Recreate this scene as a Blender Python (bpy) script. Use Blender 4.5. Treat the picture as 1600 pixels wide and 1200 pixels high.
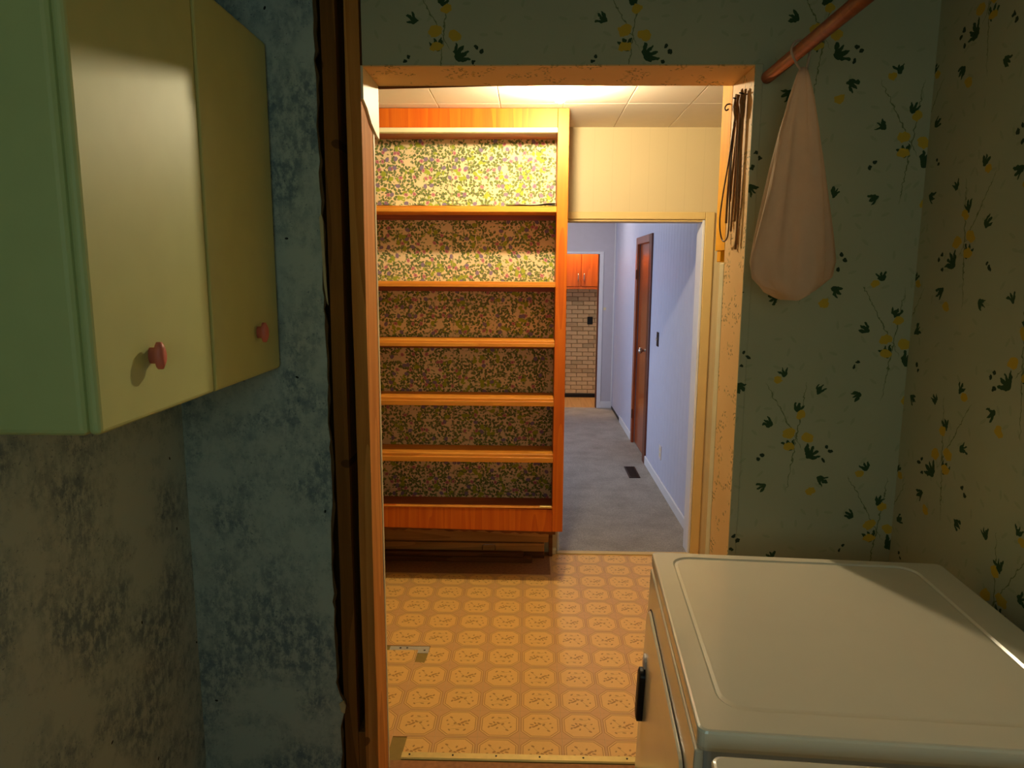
import bpy, bmesh, math, random
from mathutils import Vector, Matrix
random.seed(7)
R = math.radians
for o in list(bpy.data.objects):
    bpy.data.objects.remove(o, do_unlink=True)
SC = bpy.context.scene
COL = SC.collection

# ------------------------------------------------------------------ camera
cam_d = bpy.data.cameras.new('camera')
cam = bpy.data.objects.new('camera', cam_d)
COL.objects.link(cam)
PITCH, YAW, ROLL, EYE, FPX = 0.15709, 0.023835, 0.0052, 1.652, 1093.0
_F = Vector((-math.sin(YAW) * math.cos(PITCH), math.cos(YAW) * math.cos(PITCH), -math.sin(PITCH)))
_X = Vector((math.cos(YAW), math.sin(YAW), 0))
_U = _X.cross(_F)
_X2 = _X * math.cos(ROLL) + _U * math.sin(ROLL)
_U2 = _U * math.cos(ROLL) - _X * math.sin(ROLL)
cam.matrix_world = Matrix(((_X2.x, _U2.x, -_F.x, 0), (_X2.y, _U2.y, -_F.y, 0), (_X2.z, _U2.z, -_F.z, EYE), (0, 0, 0, 1)))
cam_d.sensor_fit = 'HORIZONTAL'
cam_d.sensor_width = 36
cam_d.lens = FPX * 36 / 1600
cam_d.clip_start = 0.02
SC.camera = cam

# ------------------------------------------------------------------ world, daylight, exposure
SC.view_settings.view_transform = 'Standard'
SC.view_settings.look = 'None'
SC.view_settings.exposure = 0.18
SC.view_settings.gamma = 1.0
SC.view_settings.use_curve_mapping = False
w = bpy.data.worlds.new('sky')
SC.world = w
w.use_nodes = True
w.node_tree.nodes['Background'].inputs[0].default_value = (0.55, 0.72, 1.0, 1)
w.node_tree.nodes['Background'].inputs[1].default_value = 0.25
BULB_COL, BULB_STR = (1.0, 0.83, 0.53), 1620.0
HALL_LAMP_STR, KITCHEN_LAMP_STR = 46.0, 230.0
SC.cycles.max_bounces, SC.cycles.diffuse_bounces, SC.cycles.glossy_bounces = 6, 4, 3
SC.cycles.caustics_reflective = SC.cycles.caustics_refractive = False


def area(name, loc, rot, sx, sy, power, col):
    d = bpy.data.lights.new(name, 'AREA')
    d.shape = 'RECTANGLE'
    d.size, d.size_y, d.energy, d.color = sx, sy, power, col
    o = bpy.data.objects.new(name, d)
    COL.objects.link(o)
    o.location, o.rotation_euler = loc, rot
    return o


area('daylight_laundry', (0.0, -1.32, 1.75), (R(90), 0, 0), 0.9, 0.9, 6.8, (0.64, 0.96, 0.90))      # through window_1
area('daylight_hall', (-1.05, 6.2, 1.25), (0, R(-90), 0), 1.6, 1.7, 25.0, (0.70, 0.80, 1.0))          # through window_2


# ------------------------------------------------------------------ materials
def c(r, g, b):
    f = lambda v: (v / 255 / 12.92) if v / 255 <= .04045 else ((v / 255 + .055) / 1.055) ** 2.4
    return (f(r), f(g), f(b), 1)


class N:
    def __init__(s, name):
        s.m = bpy.data.materials.new(name)
        s.m.use_nodes = True
        s.t = s.m.node_tree
        s.b = s.t.nodes['Principled BSDF']

    def put(s, sock, v):
        if v is None:
            return
        if hasattr(v, 'is_linked') or isinstance(v, bpy.types.NodeSocket):
            s.t.links.new(v, sock)
        else:
            sock.default_value = v

    def node(s, ty, **kw):
        n = s.t.nodes.new(ty)
        for k, v in kw.items():
            setattr(n, k, v)
        return n

    def coord(s, kind='UV'):
        return s.node('ShaderNodeTexCoord').outputs[kind]

    def mapping(s, v, loc=(0, 0, 0), rot=(0, 0, 0), sc=(1, 1, 1), ty='POINT'):
        n = s.node('ShaderNodeMapping', vector_type=ty)
        s.put(n.inputs[0], v)
        for i, k in zip(n.inputs[1:], (loc, rot, sc)):
            i.default_value = k
        return n.outputs[0]

    def math(s, op, a, b=None, d=None, clamp=False):
        n = s.node('ShaderNodeMath', operation=op, use_clamp=clamp)
        for i, v in enumerate((a, b, d)):
            s.put(n.inputs[i], v)
        return n.outputs[0]

    def vmath(s, op, a, b=None):
        n = s.node('ShaderNodeVectorMath', operation=op)
        s.put(n.inputs[0], a)
        s.put(n.inputs[1], b)
        return n.outputs['Value'] if op in ('LENGTH', 'DOT_PRODUCT', 'DISTANCE') else n.outputs[0]

    def sep(s, v):
        n = s.node('ShaderNodeSeparateXYZ')
        s.put(n.inputs[0], v)
        return n.outputs

    def comb(s, x, y, z=0.0):
        n = s.node('ShaderNodeCombineXYZ')
        for i, v in enumerate((x, y, z)):
            s.put(n.inputs[i], v)
        return n.outputs[0]

    def mix(s, f, a, b, mode='MIX'):
        n = s.node('ShaderNodeMix', data_type='RGBA', blend_type=mode)
        s.put(n.inputs[0], f)
        s.put(n.inputs[6], a)
        s.put(n.inputs[7], b)
        return n.outputs[2]

    def noise(s, v, scale, detail=3, rough=.55):
        n = s.node('ShaderNodeTexNoise')
        s.put(n.inputs['Vector'], v)
        n.inputs['Scale'].default_value = scale
        n.inputs['Detail'].default_value = detail
        n.inputs['Roughness'].default_value = rough
        return n.outputs[0]

    def ramp(s, f, lo, hi):
        n = s.node('ShaderNodeMapRange')
        s.put(n.inputs[0], f)
        n.inputs[1].default_value = lo
        n.inputs[2].default_value = hi
        return n.outputs[0]

    def ell(s, v, cx, cy, a, b, ang=0):
        return s.math('LESS_THAN', s.vmath('LENGTH', s.mapping(v, (cx, cy, 0), (0, 0, ang), (a, b, 1), 'TEXTURE')), 1.0)

    def ells(s, v, lst):
        m = None
        for e in lst:
            k = s.ell(v, *e)
            m = k if m is None else s.math('MAXIMUM', m, k)
        return m

    def scatter(s, v, scale, a, b, prob, seed=0.0, gate=None):
        """randomly turned ellipses, one per Voronoi cell"""
        vv = s.mapping(v, (seed, seed * .7, 0), (0, 0, 0), (scale, scale, 0))
        n = s.node('ShaderNodeTexVoronoi', voronoi_dimensions='2D')
        s.put(n.inputs['Vector'], vv)
        n.inputs['Scale'].default_value = 1.0
        n.inputs['Randomness'].default_value = .85
        loc = s.vmath('SUBTRACT', vv, n.outputs['Position'])
        col = s.sep(n.outputs['Color'])
        r = s.node('ShaderNodeVectorRotate', rotation_type='Z_AXIS')
        s.put(r.inputs['Vector'], loc)
        s.put(r.inputs['Angle'], s.math('MULTIPLY', col[0], 6.283))
        l = s.vmath('LENGTH', s.vmath('DIVIDE', r.outputs[0], (a * scale, b * scale, 1)))
        m = s.math('LESS_THAN', l, 1.0)
        m = s.math('MULTIPLY', m, s.math('LESS_THAN', col[1], prob))
        return m if gate is None else s.math('MULTIPLY', m, gate)

    def bump(s, h, dist=.002, strength=.6):
        n = s.node('ShaderNodeBump')
        n.inputs['Strength'].default_value = strength
        n.inputs['Distance'].default_value = dist
        s.put(n.inputs['Height'], h)
        s.put(s.b.inputs['Normal'], n.outputs[0])

    def done(s, col, rough=.6, metal=0.0, spec=.4, coat=0.0):
        s.put(s.b.inputs['Base Color'], col)
        s.put(s.b.inputs['Roughness'], rough)
        s.b.inputs['Metallic'].default_value = metal
        s.b.inputs['Specular IOR Level'].default_value = spec
        if coat:
            s.b.inputs['Coat Weight'].default_value = coat
            s.b.inputs['Coat Roughness'].default_value = .12
        return s.m


def plain(name, col, rough=.6, metal=0.0, spec=.4, var=.12, sc=14, coat=0.0):
    n = N(name)
    v = n.coord('Object')
    f = n.noise(v, sc, 1)
    d = tuple(x * (1 - var) for x in col[:3]) + (1,)
    l = tuple(min(1, x * (1 + var)) for x in col[:3]) + (1,)
    return n.done(n.mix(f, d, l), rough, metal, spec, coat)


def wood(name, c1, c2, axis='z', rough=.5, fine=60, spec=.4, coat=0.0, knots=True):
    n = N(name)
    oi = n.node('ShaderNodeObjectInfo')
    v = n.vmath('ADD', n.coord('Object'), n.comb(n.math('MULTIPLY', oi.outputs['Random'], 9.0), n.math('MULTIPLY', oi.outputs['Random'], 5.0), 0.0))
    k = {'x': (.05, 1, 1), 'y': (1, .05, 1), 'z': (1, 1, .05)}[axis]
    vs = n.mapping(v, (0, 0, 0), (0, 0, 0), k)
    warp = n.noise(n.mapping(v, (0, 0, 0), (0, 0, 0), tuple(.25 + q * .75 for q in k)), 6, 2)
    g = n.noise(vs, fine, 4, .65)
    band = n.math('FRACT', n.math('MULTIPLY', n.noise(vs, 10, 1, .4), 7.0))
    f = n.math('ADD', n.math('MULTIPLY', g, .55), n.math('MULTIPLY', band, .32))
    f = n.math('ADD', f, n.math('MULTIPLY', warp, .18))
    col = n.mix(n.ramp(f, .25, .85), c1, c2)
    if knots:
        kn = n.scatter(n.comb(n.sep(vs)[0 if axis != 'x' else 2], n.math('MULTIPLY', n.sep(v)['xyz'.index(axis)], 1.0)), 4.5, .012, .018, .35, 3.1)
        col = n.mix(n.math('MULTIPLY', kn, .7), col, tuple(x * .35 for x in c1[:3]) + (1,))
    n.bump(g, .0006, .4)
    return n.done(col, rough, 0, spec, coat)


def floral_green(name):
    """sage wallpaper with sprays of ochre flowers, dark leaves and berries"""
    n = N(name)
    uv = n.coord('UV')
    P, Q = .50, .54
    s = n.sep(uv)
    ux = n.math('DIVIDE', n.math('ADD', s[0], 10 * P - .245 + .11), P / 2)
    col_i = n.math('FLOOR', ux)
    half = n.math('MULTIPLY', n.math('MODULO', col_i, 2.0), .5)
    x = n.math('MULTIPLY', n.math('SUBTRACT', n.math('FRACT', ux), .5), P / 2)
    y = n.math('MULTIPLY', n.math('SUBTRACT', n.math('FRACT', n.math('ADD', n.math('DIVIDE', n.math('ADD', s[1], 10 * Q - 2.27), Q), n.math('ADD', half, .5))), .5), Q)
    nz = n.node('ShaderNodeTexNoise')
    n.put(nz.inputs['Vector'], uv)
    nz.inputs['Scale'].default_value = 70
    nz.inputs['Detail'].default_value = 1
    wob = n.vmath('MULTIPLY', n.vmath('SUBTRACT', nz.outputs['Color'], (.5, .5, .5)), (.012, .012, 0))
    v = n.vmath('ADD', n.vmath('DIVIDE', n.comb(x, y), (1.25, 1.25, 1)), wob)
    leaf = []
    for (bx, by, a0, cnt, ln) in ((-.005, -.03, 1.9, 3, .026), (.03, -.045, .75, 4, .030), (-.05, .03, 2.6, 3, .022), (.0, .06, 1.2, 3, .022),
                                  (.045, .105, 1.0, 3, .020), (.06, -.09, -.6, 3, .024), (-.055, -.11, 3.6, 3, .022), (-.03, .14, 1.9, 3, .02)):
        for i in range(cnt):
            a = a0 + (i - (cnt - 1) / 2) * .5
            leaf.append((bx + math.cos(a) * ln * .55, by + math.sin(a) * ln * .55, ln * .55, ln * .15, a))
    stems = [(.005, .0, .13, .0012, 1.45), (-.025, .05, .09, .0011, 2.1)]
    fl = [(-.012, .012, .015, .011, .3), (.03, .002, .014, .011, -.4), (-.01, -.02, .014, .009, .1), (.012, .055, .011, .009, .6),
          (-.045, .135, .010, .008, .2), (.045, -.125, .012, .009, .5)]
    berry = [(.075, -.02, .0045, .0045, 0), (.085, -.03, .005, .005, 0), (.07, -.05, .0045, .0045, 0), (-.07, -.04, .004, .004, 0), (-.078, -.05, .0045, .0045, 0)]
    base = n.mix(n.noise(uv, 5, 4), c(176, 174, 138), c(192, 186, 150))
    ghost = n.scatter(uv, 26, .012, .004, .35, 1.3)
    col = n.mix(n.math('MULTIPLY', ghost, .3), base, c(146, 152, 112))
    col = n.mix(n.ells(v, stems), col, c(120, 126, 84))
    col = n.mix(n.ells(v, leaf), col, c(54, 78, 44))
    col = n.mix(n.ells(v, fl), col, c(206, 168, 56))
    col = n.mix(n.ells(v, berry), col, c(48, 62, 38))
    n.bump(n.noise(uv, 180, 2), .0004, .3)
    return n.done(col, .75, 0, .25)


def floral_dense(name):
    """cream paper crowded with green leaves and pink and purple flowers"""
    n = N(name)
    uv = n.coord('UV')
    uv0 = uv
    uv = n.mapping(uv, (0, 0, 0), (0, 0, 0), (.80, .80, 1))
    gate = n.ramp(n.noise(uv, 17, 2), .40, .46)
    gate2 = n.ramp(n.noise(n.mapping(uv, (3, 1, 0)), 16, 2), .545, .56)
    col = n.mix(n.noise(uv, 4), c(216, 190, 144), c(232, 208, 164))
    col = n.mix(n.scatter(uv, 52, .0070, .0046, .95, .3, gate), col, c(96, 106, 52))
    col = n.mix(n.scatter(uv, 55, .0066, .0042, .95, 7.3, gate), col, c(112, 124, 60))
    col = n.mix(n.scatter(uv, 64, .0056, .0034, .80, 4.1, gate), col, c(96, 98, 66))
    col = n.mix(n.scatter(uv, 76, .0050, .0028, .45, 9.1), col, c(126, 132, 78))
    col = n.mix(n.scatter(uv, 38, .0120, .0085, .85, 2.2, gate2), col, c(150, 160, 50))
    col = n.mix(n.scatter(uv, 30, .0088, .0068, .24, 5.5), col, c(188, 122, 124))
    col = n.mix(n.scatter(uv, 28, .0098, .0076, .22, 8.8), col, c(128, 108, 132))
    col = n.mix(n.scatter(uv, 30, .0030, .0030, .24, 5.5), col, c(156, 84, 92))
    x = n.sep(uv0)[0]
    seam = n.math('LESS_THAN', n.math('ABSOLUTE', n.math('ADD', x, .405)), .0022)
    col = n.mix(n.math('MULTIPLY', seam, .6), col, c(190, 160, 120))
    return n.done(col, .7, 0, .25)


def scuffed_blue(name):
    n = N(name)
    uv = n.coord('UV')
    big = n.noise(uv, 3.2, 5, .65)
    fine = n.noise(n.mapping(uv, (0, 0, 0), (0, 0, 0), (1, .55, 1)), 42, 5, .75)
    blot = n.math('MULTIPLY', n.ramp(big, .42, .58), n.ramp(fine, .40, .56))
    col = n.mix(n.noise(uv, 1.7, 3), c(172, 196, 188), c(190, 196, 180))
    col = n.mix(n.math('MULTIPLY', blot, .8), col, c(92, 114, 124))
    speck = n.math('MULTIPLY', n.ramp(n.noise(uv, 95, 3, .7), .60, .68), n.ramp(big, .38, .5))
    col = n.mix(n.math('MULTIPLY', speck, .7), col, c(84, 100, 112))
    col = n.mix(n.scatter(uv, 5, .003, .005, .25, 2.0), col, c(40, 46, 44))
    n.bump(fine, .0008, .5)
    return n.done(col, .75, 0, .25)


def vinyl(name):
    """one printed 15 cm octagon with a leaf sprig, in tile-local coordinates (1 = tile pitch)"""
    n = N(name)
    o = n.coord('Object')
    v = n.mapping(o, (0, 0, 0), (0, 0, 0), (1 / .1525, 1 / .154, 0))
    a = n.vmath('ABSOLUTE', v)
    s = n.sep(a)
    mx = n.math('MAXIMUM', s[0], s[1])
    d = n.math('MAXIMUM', mx, n.math('MULTIPLY', n.math('ADD', s[0], s[1]), .65))       # octagon radius
    inside = n.math('LESS_THAN', d, .465)
    core = n.math('LESS_THAN', d, .41)
    line = n.math('LESS_THAN', n.math('ABSOLUTE', n.math('SUBTRACT', d, .418)), .010)
    line2 = n.math('LESS_THAN', n.math('ABSOLUTE', n.math('SUBTRACT', d, .466)), .010)
    seam = n.math('GREATER_THAN', mx, .488)
    rnd = n.node('ShaderNodeObjectInfo').outputs['Random']
    n1 = n.noise(n.vmath('ADD', o, n.comb(n.math('MULTIPLY', rnd, 7.0), 0.0)), 60, 4, .7)
    col = n.mix(n1, c(216, 160, 96), c(230, 174, 108))
    col = n.mix(inside, col, n.mix(n1, c(236, 186, 106), c(244, 198, 120)))
    col = n.mix(core, col, n.mix(n1, c(238, 184, 98), c(246, 196, 110)))
    col = n.mix(n.math('MAXIMUM', line, line2), col, c(196, 138, 68))
    col = n.mix(n.math('MULTIPLY', seam, .5), col, c(224, 178, 116))
    leaf = []
    for (x, y, ln, wd, an) in ((.10, .03, .055, .030, .7), (.17, .08, .045, .024, .2), (.03, -.04, .05, .028, 2.4), (.13, -.06, .04, .024, -.9), (.21, .0, .05, .022, -.3),
                               (-.08, .0, .045, .028, .9), (.25, .11, .04, .024, 1.2), (-.24, -.05, .03, .020, .4), (.05, .15, .04, .022, 1.2),
                               (.0, -.24, .05, .018, -.2), (.17, -.24, .045, .024, .9), (-.19, .22, .045, .024, -.6), (-.28, .1, .03, .022, 1.1), (-.2, -.25, .04, .020, 2.2)):
        leaf.append((x, y, ln, wd, an))
    stem = [(.05, .0, .26, .008, .45), (-.12, .1, .2, .007, 2.2), (-.05, -.2, .2, .007, .2)]
    col = n.mix(n.math('MULTIPLY', n.ells(v, stem), .55), col, c(180, 128, 58))
    col = n.mix(n.math('MULTIPLY', n.ells(v, leaf), .85), col, c(178, 118, 44))
    n.bump(n.math('ADD', n.math('MULTIPLY', n1, .4), n.math('MULTIPLY', n.math('MAXIMUM', line, line2), -1.0)), .0008, .5)
    return n.done(col, .42, 0, .4)


def carpet(name):
    n = N(name)
    v = n.coord('Object')
    f = n.ramp(n.noise(v, 150, 3, .85), .25, .75)
    b = n.noise(v, 5, 3, .6)
    col = n.mix(f, c(150, 140, 130), c(240, 230, 218))
    col = n.mix(n.math('MULTIPLY', n.ramp(b, .42, .68), .4), col, c(150, 138, 124))
    n.bump(f, .008, 1.0)
    return n.done(col, .95, 0, .1)


def grooved(name, col, pitch, rough=.55):
    n = N(name)
    uv = n.coord('UV')
    x = n.math('ABSOLUTE', n.math('SUBTRACT', n.math('FRACT', n.math('DIVIDE', n.sep(uv)[0], pitch)), .5))
    g = n.math('LESS_THAN', x, .02)
    k = tuple(q * .93 for q in col[:3]) + (1,)
    cc = n.mix(n.noise(uv, 3), k, col)
    n.bump(g, .001, -.5)
    return n.done(n.mix(n.math('MULTIPLY', g, .3), cc, tuple(q * .8 for q in col[:3]) + (1,)), rough)


def floral_lit(name):
    """wallpaper copy lightened and warmed as if lit by the bulb, small olive sprigs"""
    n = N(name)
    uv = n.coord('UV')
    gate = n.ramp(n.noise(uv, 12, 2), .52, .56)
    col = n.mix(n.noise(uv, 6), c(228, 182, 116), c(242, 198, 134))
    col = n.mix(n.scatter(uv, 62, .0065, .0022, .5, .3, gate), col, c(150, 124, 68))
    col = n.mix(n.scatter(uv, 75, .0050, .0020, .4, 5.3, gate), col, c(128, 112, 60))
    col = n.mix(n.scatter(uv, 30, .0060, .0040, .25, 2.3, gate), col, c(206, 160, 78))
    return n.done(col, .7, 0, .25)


M = {
    'lit_paper': floral_lit('lit_floral_lining'),  # lit copy of the green paper, warm bulb light put into its colour
    'green_paper': floral_green('green_floral_wallpaper'),
    'dense_paper': floral_dense('dense_floral_wallpaper'),
    'blue': scuffed_blue('scuffed_blue_wall'),
    'vinyl': vinyl('octagon_vinyl'),
    'carpet': carpet('beige_carpet'),
    'cream': grooved('cream_wall', c(206, 186, 142), .1),
    'cream_trim': plain('cream_trim_paint', c(212, 182, 118), .45, var=.05),
    'white_trim': plain('white_trim_paint', c(226, 226, 232), .4, var=.04),
    'ceil_tile': plain('ceiling_tile_white', c(236, 224, 204), .8, var=.03),
    'ceil': plain('ceiling_white', c(210, 205, 195), .8, var=.04),
    'hall_blue': plain('hall_periwinkle_paint', c(198, 202, 226), .5, var=.04),
    'hall_grey': plain('hall_grey_paint', c(196, 192, 202), .5, var=.04),
    'stud': wood('lit_rough_stud', c(178, 108, 42), c(226, 158, 78), 'z', .8, 70, .2),  # jamb stud, wood colour lightened to carry the bulb light
    'stud_shaded': wood('shaded_stud', c(112, 70, 26), c(158, 104, 44), 'z', .8, 70, .2),  # same stud wood, colour darkened to stand in for shade
    'stud_dark': wood('rough_dark_wood', c(92, 52, 24), c(134, 84, 42), 'x', .8, 60, .2),
    'plank': wood('rough_plank', c(160, 110, 54), c(206, 150, 84), 'x', .8, 60, .2),
    'subfloor': plain('subfloor_brown', c(160, 108, 62), .85, var=.35, sc=60),
    'ply': plain('olive_plywood', c(150, 122, 52), .7, var=.15, sc=30),
    'gypsum': plain('torn_gypsum', c(196, 184, 140), .9, var=.15, sc=50),
    'kraft': plain('torn_kraft_paper', c(96, 74, 44), .9, var=.2, sc=40),
    'veneer': wood('orange_veneer', c(186, 78, 10), c(218, 114, 20), 'z', .5, 50, .3, 0, False),
    'pine': wood('varnished_pine', c(192, 112, 26), c(228, 154, 54), 'x', .5, 50, .35, 0),
    'pine_dark': wood('red_stained_pine', c(128, 60, 26), c(168, 88, 42), 'x', .45, 50, .4, 0, False),
    'board': wood('yellow_varnished_board', c(242, 160, 6), c(250, 180, 16), 'z', .7, 40, .1, 0, False),
    'ledge': plain('pale_ledge_paint', c(226, 214, 170), .5, var=.08),
    'door': wood('red_brown_door', c(132, 58, 24), c(168, 82, 36), 'z', .3, 40, .5, .3, False),
    'door_dark': wood('dark_door_casing', c(84, 34, 16), c(112, 52, 26), 'z', .4, 40, .4, .1, False),
    'kit_wood': wood('kitchen_orange_wood', c(176, 78, 20), c(206, 104, 34), 'z', .3, 40, .5, .2, False),
    'chrome': plain('bright_metal', c(196, 188, 176), .25, 1.0, .5, .02),
    'brass': plain('worn_brass_strip', c(232, 200, 116), .4, .3, .5, .12, 40),
    'dark_metal': plain('dark_bronze_metal', c(52, 40, 32), .45, .6),
    'black': plain('black_plastic', c(14, 13, 12), .5),
    'brown_plate': plain('brown_plate', c(50, 30, 22), .6, spec=.2),
    'white_plastic': plain('white_plastic', c(224, 214, 214), .4, var=.03),
    'enamel': plain('off_white_enamel', c(238, 228, 204), .2, 0, .5, .02, coat=.3),
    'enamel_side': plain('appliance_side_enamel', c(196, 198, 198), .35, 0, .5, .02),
    'glass_lid': plain('blue_grey_lid', c(96, 118, 152), .15, 0, .5, .05),
    'cabinet': plain('pale_green_enamel', c(196, 204, 134), .5, 0, .4, .05),
    'coral': plain('coral_plastic', c(222, 120, 98), .45),
    'cord': plain('brown_cord', c(150, 108, 60), .7, var=.2, sc=80),
    'wire': plain('dark_wire', c(88, 62, 30), .4),
    'plate': plain('pale_metal_plate', c(196, 186, 164), .5, .2, var=.1, sc=60),
    'brick': plain('tan_brick', c(222, 192, 144), .85, var=.18, sc=20),
    'brick_dark': plain('mottled_brick', c(198, 170, 126), .85, var=.2, sc=24),
    'mortar': plain('brown_mortar', c(178, 146, 104), .9, var=.1),
    'kit_floor': wood('kitchen_floor_wood', c(176, 132, 82), c(208, 164, 110), 'y', .5, 40, .4, 0, False),
    'porcelain': plain('porcelain', c(235, 230, 220), .3),
}
n = N('white_sheer_cloth')
v = n.coord('Object')
n.b.inputs['Subsurface Weight'].default_value = 0.0
M['cloth'] = n.done(n.mix(n.noise(v, 40), c(206, 186, 160), c(224, 206, 182)), .85, 0, .2)
n.b.inputs['Transmission Weight'].default_value = 0.0
tr = n.node('ShaderNodeBsdfTranslucent')
tr.inputs[0].default_value = c(226, 200, 168)
mx = n.node('ShaderNodeMixShader')
mx.inputs[0].default_value = .45
out = n.t.nodes['Material Output']
n.t.links.new(n.b.outputs[0], mx.inputs[1])
n.t.links.new(tr.outputs[0], mx.inputs[2])
n.t.links.new(mx.outputs[0], out.inputs[0])


def emit(name, col, strength):
    n = N(name)
    e = n.node('ShaderNodeEmission')
    e.inputs[0].default_value = col + (1,)
    e.inputs[1].default_value = strength
    n.t.links.new(e.outputs[0], n.t.nodes['Material Output'].inputs[0])
    return n.m


M['bulb'] = emit('lit_bulb', BULB_COL, BULB_STR)
M['hall_lamp'] = emit('lit_hall_dome', (1.0, .86, .74), HALL_LAMP_STR)
M['kitchen_lamp'] = emit('lit_kitchen_dome', (1.0, .66, .32), KITCHEN_LAMP_STR)
n = N('window_glass')
gt, gg, gm = n.node('ShaderNodeBsdfTransparent'), n.node('ShaderNodeBsdfGlossy'), n.node('ShaderNodeMixShader')
gg.inputs['Roughness'].default_value = .02
gm.inputs[0].default_value = .07
n.t.links.new(gt.outputs[0], gm.inputs[1])
n.t.links.new(gg.outputs[0], gm.inputs[2])
n.t.links.new(gm.outputs[0], n.t.nodes['Material Output'].inputs[0])
M['glass'] = n.m


# ------------------------------------------------------------------ mesh helpers
def hexa(bm, p):
    """p: 8 points, bottom ring ccw then top ring"""
    vs = [bm.verts.new(q) for q in p]
    for f in ((3, 2, 1, 0), (4, 5, 6, 7), (0, 1, 5, 4), (1, 2, 6, 5), (2, 3, 7, 6), (3, 0, 4, 7)):
        bm.faces.new([vs[i] for i in f])
    return vs


def box(bm, x0, x1, y0, y1, z0, z1):
    return hexa(bm, [(x0, y0, z0), (x1, y0, z0), (x1, y1, z0), (x0, y1, z0), (x0, y0, z1), (x1, y0, z1), (x1, y1, z1), (x0, y1, z1)])


def bbox(x0, x1, y0, y1, z0, z1, bev=0.0, seg=1):
    bm = bmesh.new()
    box(bm, x0, x1, y0, y1, z0, z1)
    if bev:
        bmesh.ops.bevel(bm, geom=list(bm.edges), offset=bev, segments=seg, affect='EDGES', profile=.5)
    return bm


def prism(bm, pts, y0, y1, axis='y'):
    """polygon pts in (x,z) extruded along y, or in (x,y) extruded along z, or (y,z) along x"""
    def P(a, b, t):
        return {'y': (a, t, b), 'z': (a, b, t), 'x': (t, a, b)}[axis]
    A = [bm.verts.new(P(a, b, y0)) for a, b in pts]
    B = [bm.verts.new(P(a, b, y1)) for a, b in pts]
    bm.faces.new(A)
    bm.faces.new(list(reversed(B)))
    k = len(pts)
    for i in range(k):
        bm.faces.new((A[(i + 1) % k], A[i], B[i], B[(i + 1) % k]))


def loft(bm, loops, cap0=True, cap1=True, closed=True):
    L = [[bm.verts.new(p) for p in l] for l in loops]
    k = len(L[0])
    for a, b in zip(L, L[1:]):
        for i in range(k if closed else k - 1):
            bm.faces.new((a[i], a[(i + 1) % k], b[(i + 1) % k], b[i]))
    if cap0:
        bm.faces.new(list(reversed(L[0])))
    if cap1:
        bm.faces.new(L[-1])
    return L


def tube(bm, pts, r, seg=8, cap=True):
    pts = [Vector(p) for p in pts]
    rr = r if isinstance(r, (list, tuple)) else [r] * len(pts)
    loops = []
    up = Vector((.13, .31, .94))
    for i, p in enumerate(pts):
        t = (pts[min(i + 1, len(pts) - 1)] - pts[max(i - 1, 0)]).normalized()
        if abs(t.dot(up)) > .95:
            up = Vector((.9, .2, .1))
        a = t.cross(up).normalized()
        b = a.cross(t).normalized()
        up = b
        loops.append([p + a * math.cos(6.2832 * k / seg) * rr[i] + b * math.sin(6.2832 * k / seg) * rr[i] for k in range(seg)])
    loft(bm, loops, cap, cap)


def lathe(bm, prof, ctr, seg=20):
    loft(bm, [[(ctr[0] + r * math.cos(6.2832 * k / seg), ctr[1] + r * math.sin(6.2832 * k / seg), ctr[2] + z) for k in range(seg)] for r, z in prof])


def rrect(x0, x1, y0, y1, r, z, n=5):
    out = []
    for cx, cy, a0 in ((x1 - r, y1 - r, 0), (x0 + r, y1 - r, 90), (x0 + r, y0 + r, 180), (x1 - r, y0 + r, 270)):
        for k in range(n + 1):
            a = R(a0 + 90 * k / n)
            out.append((cx + r * math.cos(a), cy + r * math.sin(a), z))
    return out


def smoothpath(pts, n=6):
    pts = [Vector(p) for p in pts]
    out = []
    for i in range(len(pts) - 1):
        p0, p1, p2, p3 = pts[max(i - 1, 0)], pts[i], pts[i + 1], pts[min(i + 2, len(pts) - 1)]
        for k in range(n):
            t = k / n
            out.append(.5 * (2 * p1 + (p2 - p0) * t + (2 * p0 - 5 * p1 + 4 * p2 - p3) * t * t + (3 * p1 - p0 - 3 * p2 + p3) * t ** 3))
    out.append(pts[-1])
    return out


def mk(name, bm, mat, parent=None, local=False, smooth=False, origin=None):
    """bm -> ONE linked mesh object; box-projected UV in metres; world coordinates unless local"""
    bmesh.ops.recalc_face_normals(bm, faces=list(bm.faces))
    uvl = bm.loops.layers.uv.new('UVMap')
    for f in bm.faces:
        f.smooth = smooth
        nx, ny, nz = (abs(q) for q in f.normal)
        for l in f.loops:
            p = l.vert.co
            l[uvl].uv = (p.x, p.z) if ny >= nx and ny >= nz else ((p.y, p.z) if nx >= nz else (p.x, p.y))
    me = bpy.data.meshes.new(name)
    off = Vector((0, 0, 0))
    if parent is not None and not local:
        q = parent
        while q is not None:
            off += Vector(q.location)
            q = q.parent
    if origin is not None:
        off += Vector(origin)
    if off.length:
        bmesh.ops.translate(bm, verts=list(bm.verts), vec=-off)
    bm.to_mesh(me)
    bm.free()
    me.materials.append(M[mat] if isinstance(mat, str) else mat)
    o = bpy.data.objects.new(name, me)
    COL.objects.link(o)
    o.parent = parent
    if origin is not None:
        o.location = origin
    return o


def struct(name, bm, mat, **k):
    o = mk(name, bm, mat, **k)
    o['kind'] = 'structure'
    return o


def tag(o, label, cat, group=None):
    o['label'], o['category'] = label, cat
    if group:
        o['group'] = group
    return o


def thing(name, label, cat, loc, rz=0.0, group=None):
    o = bpy.data.objects.new(name, None)
    COL.objects.link(o)
    o.location, o.rotation_euler = loc, (0, 0, rz)
    o.empty_display_size = .1
    return tag(o, label, cat, group)


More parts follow.
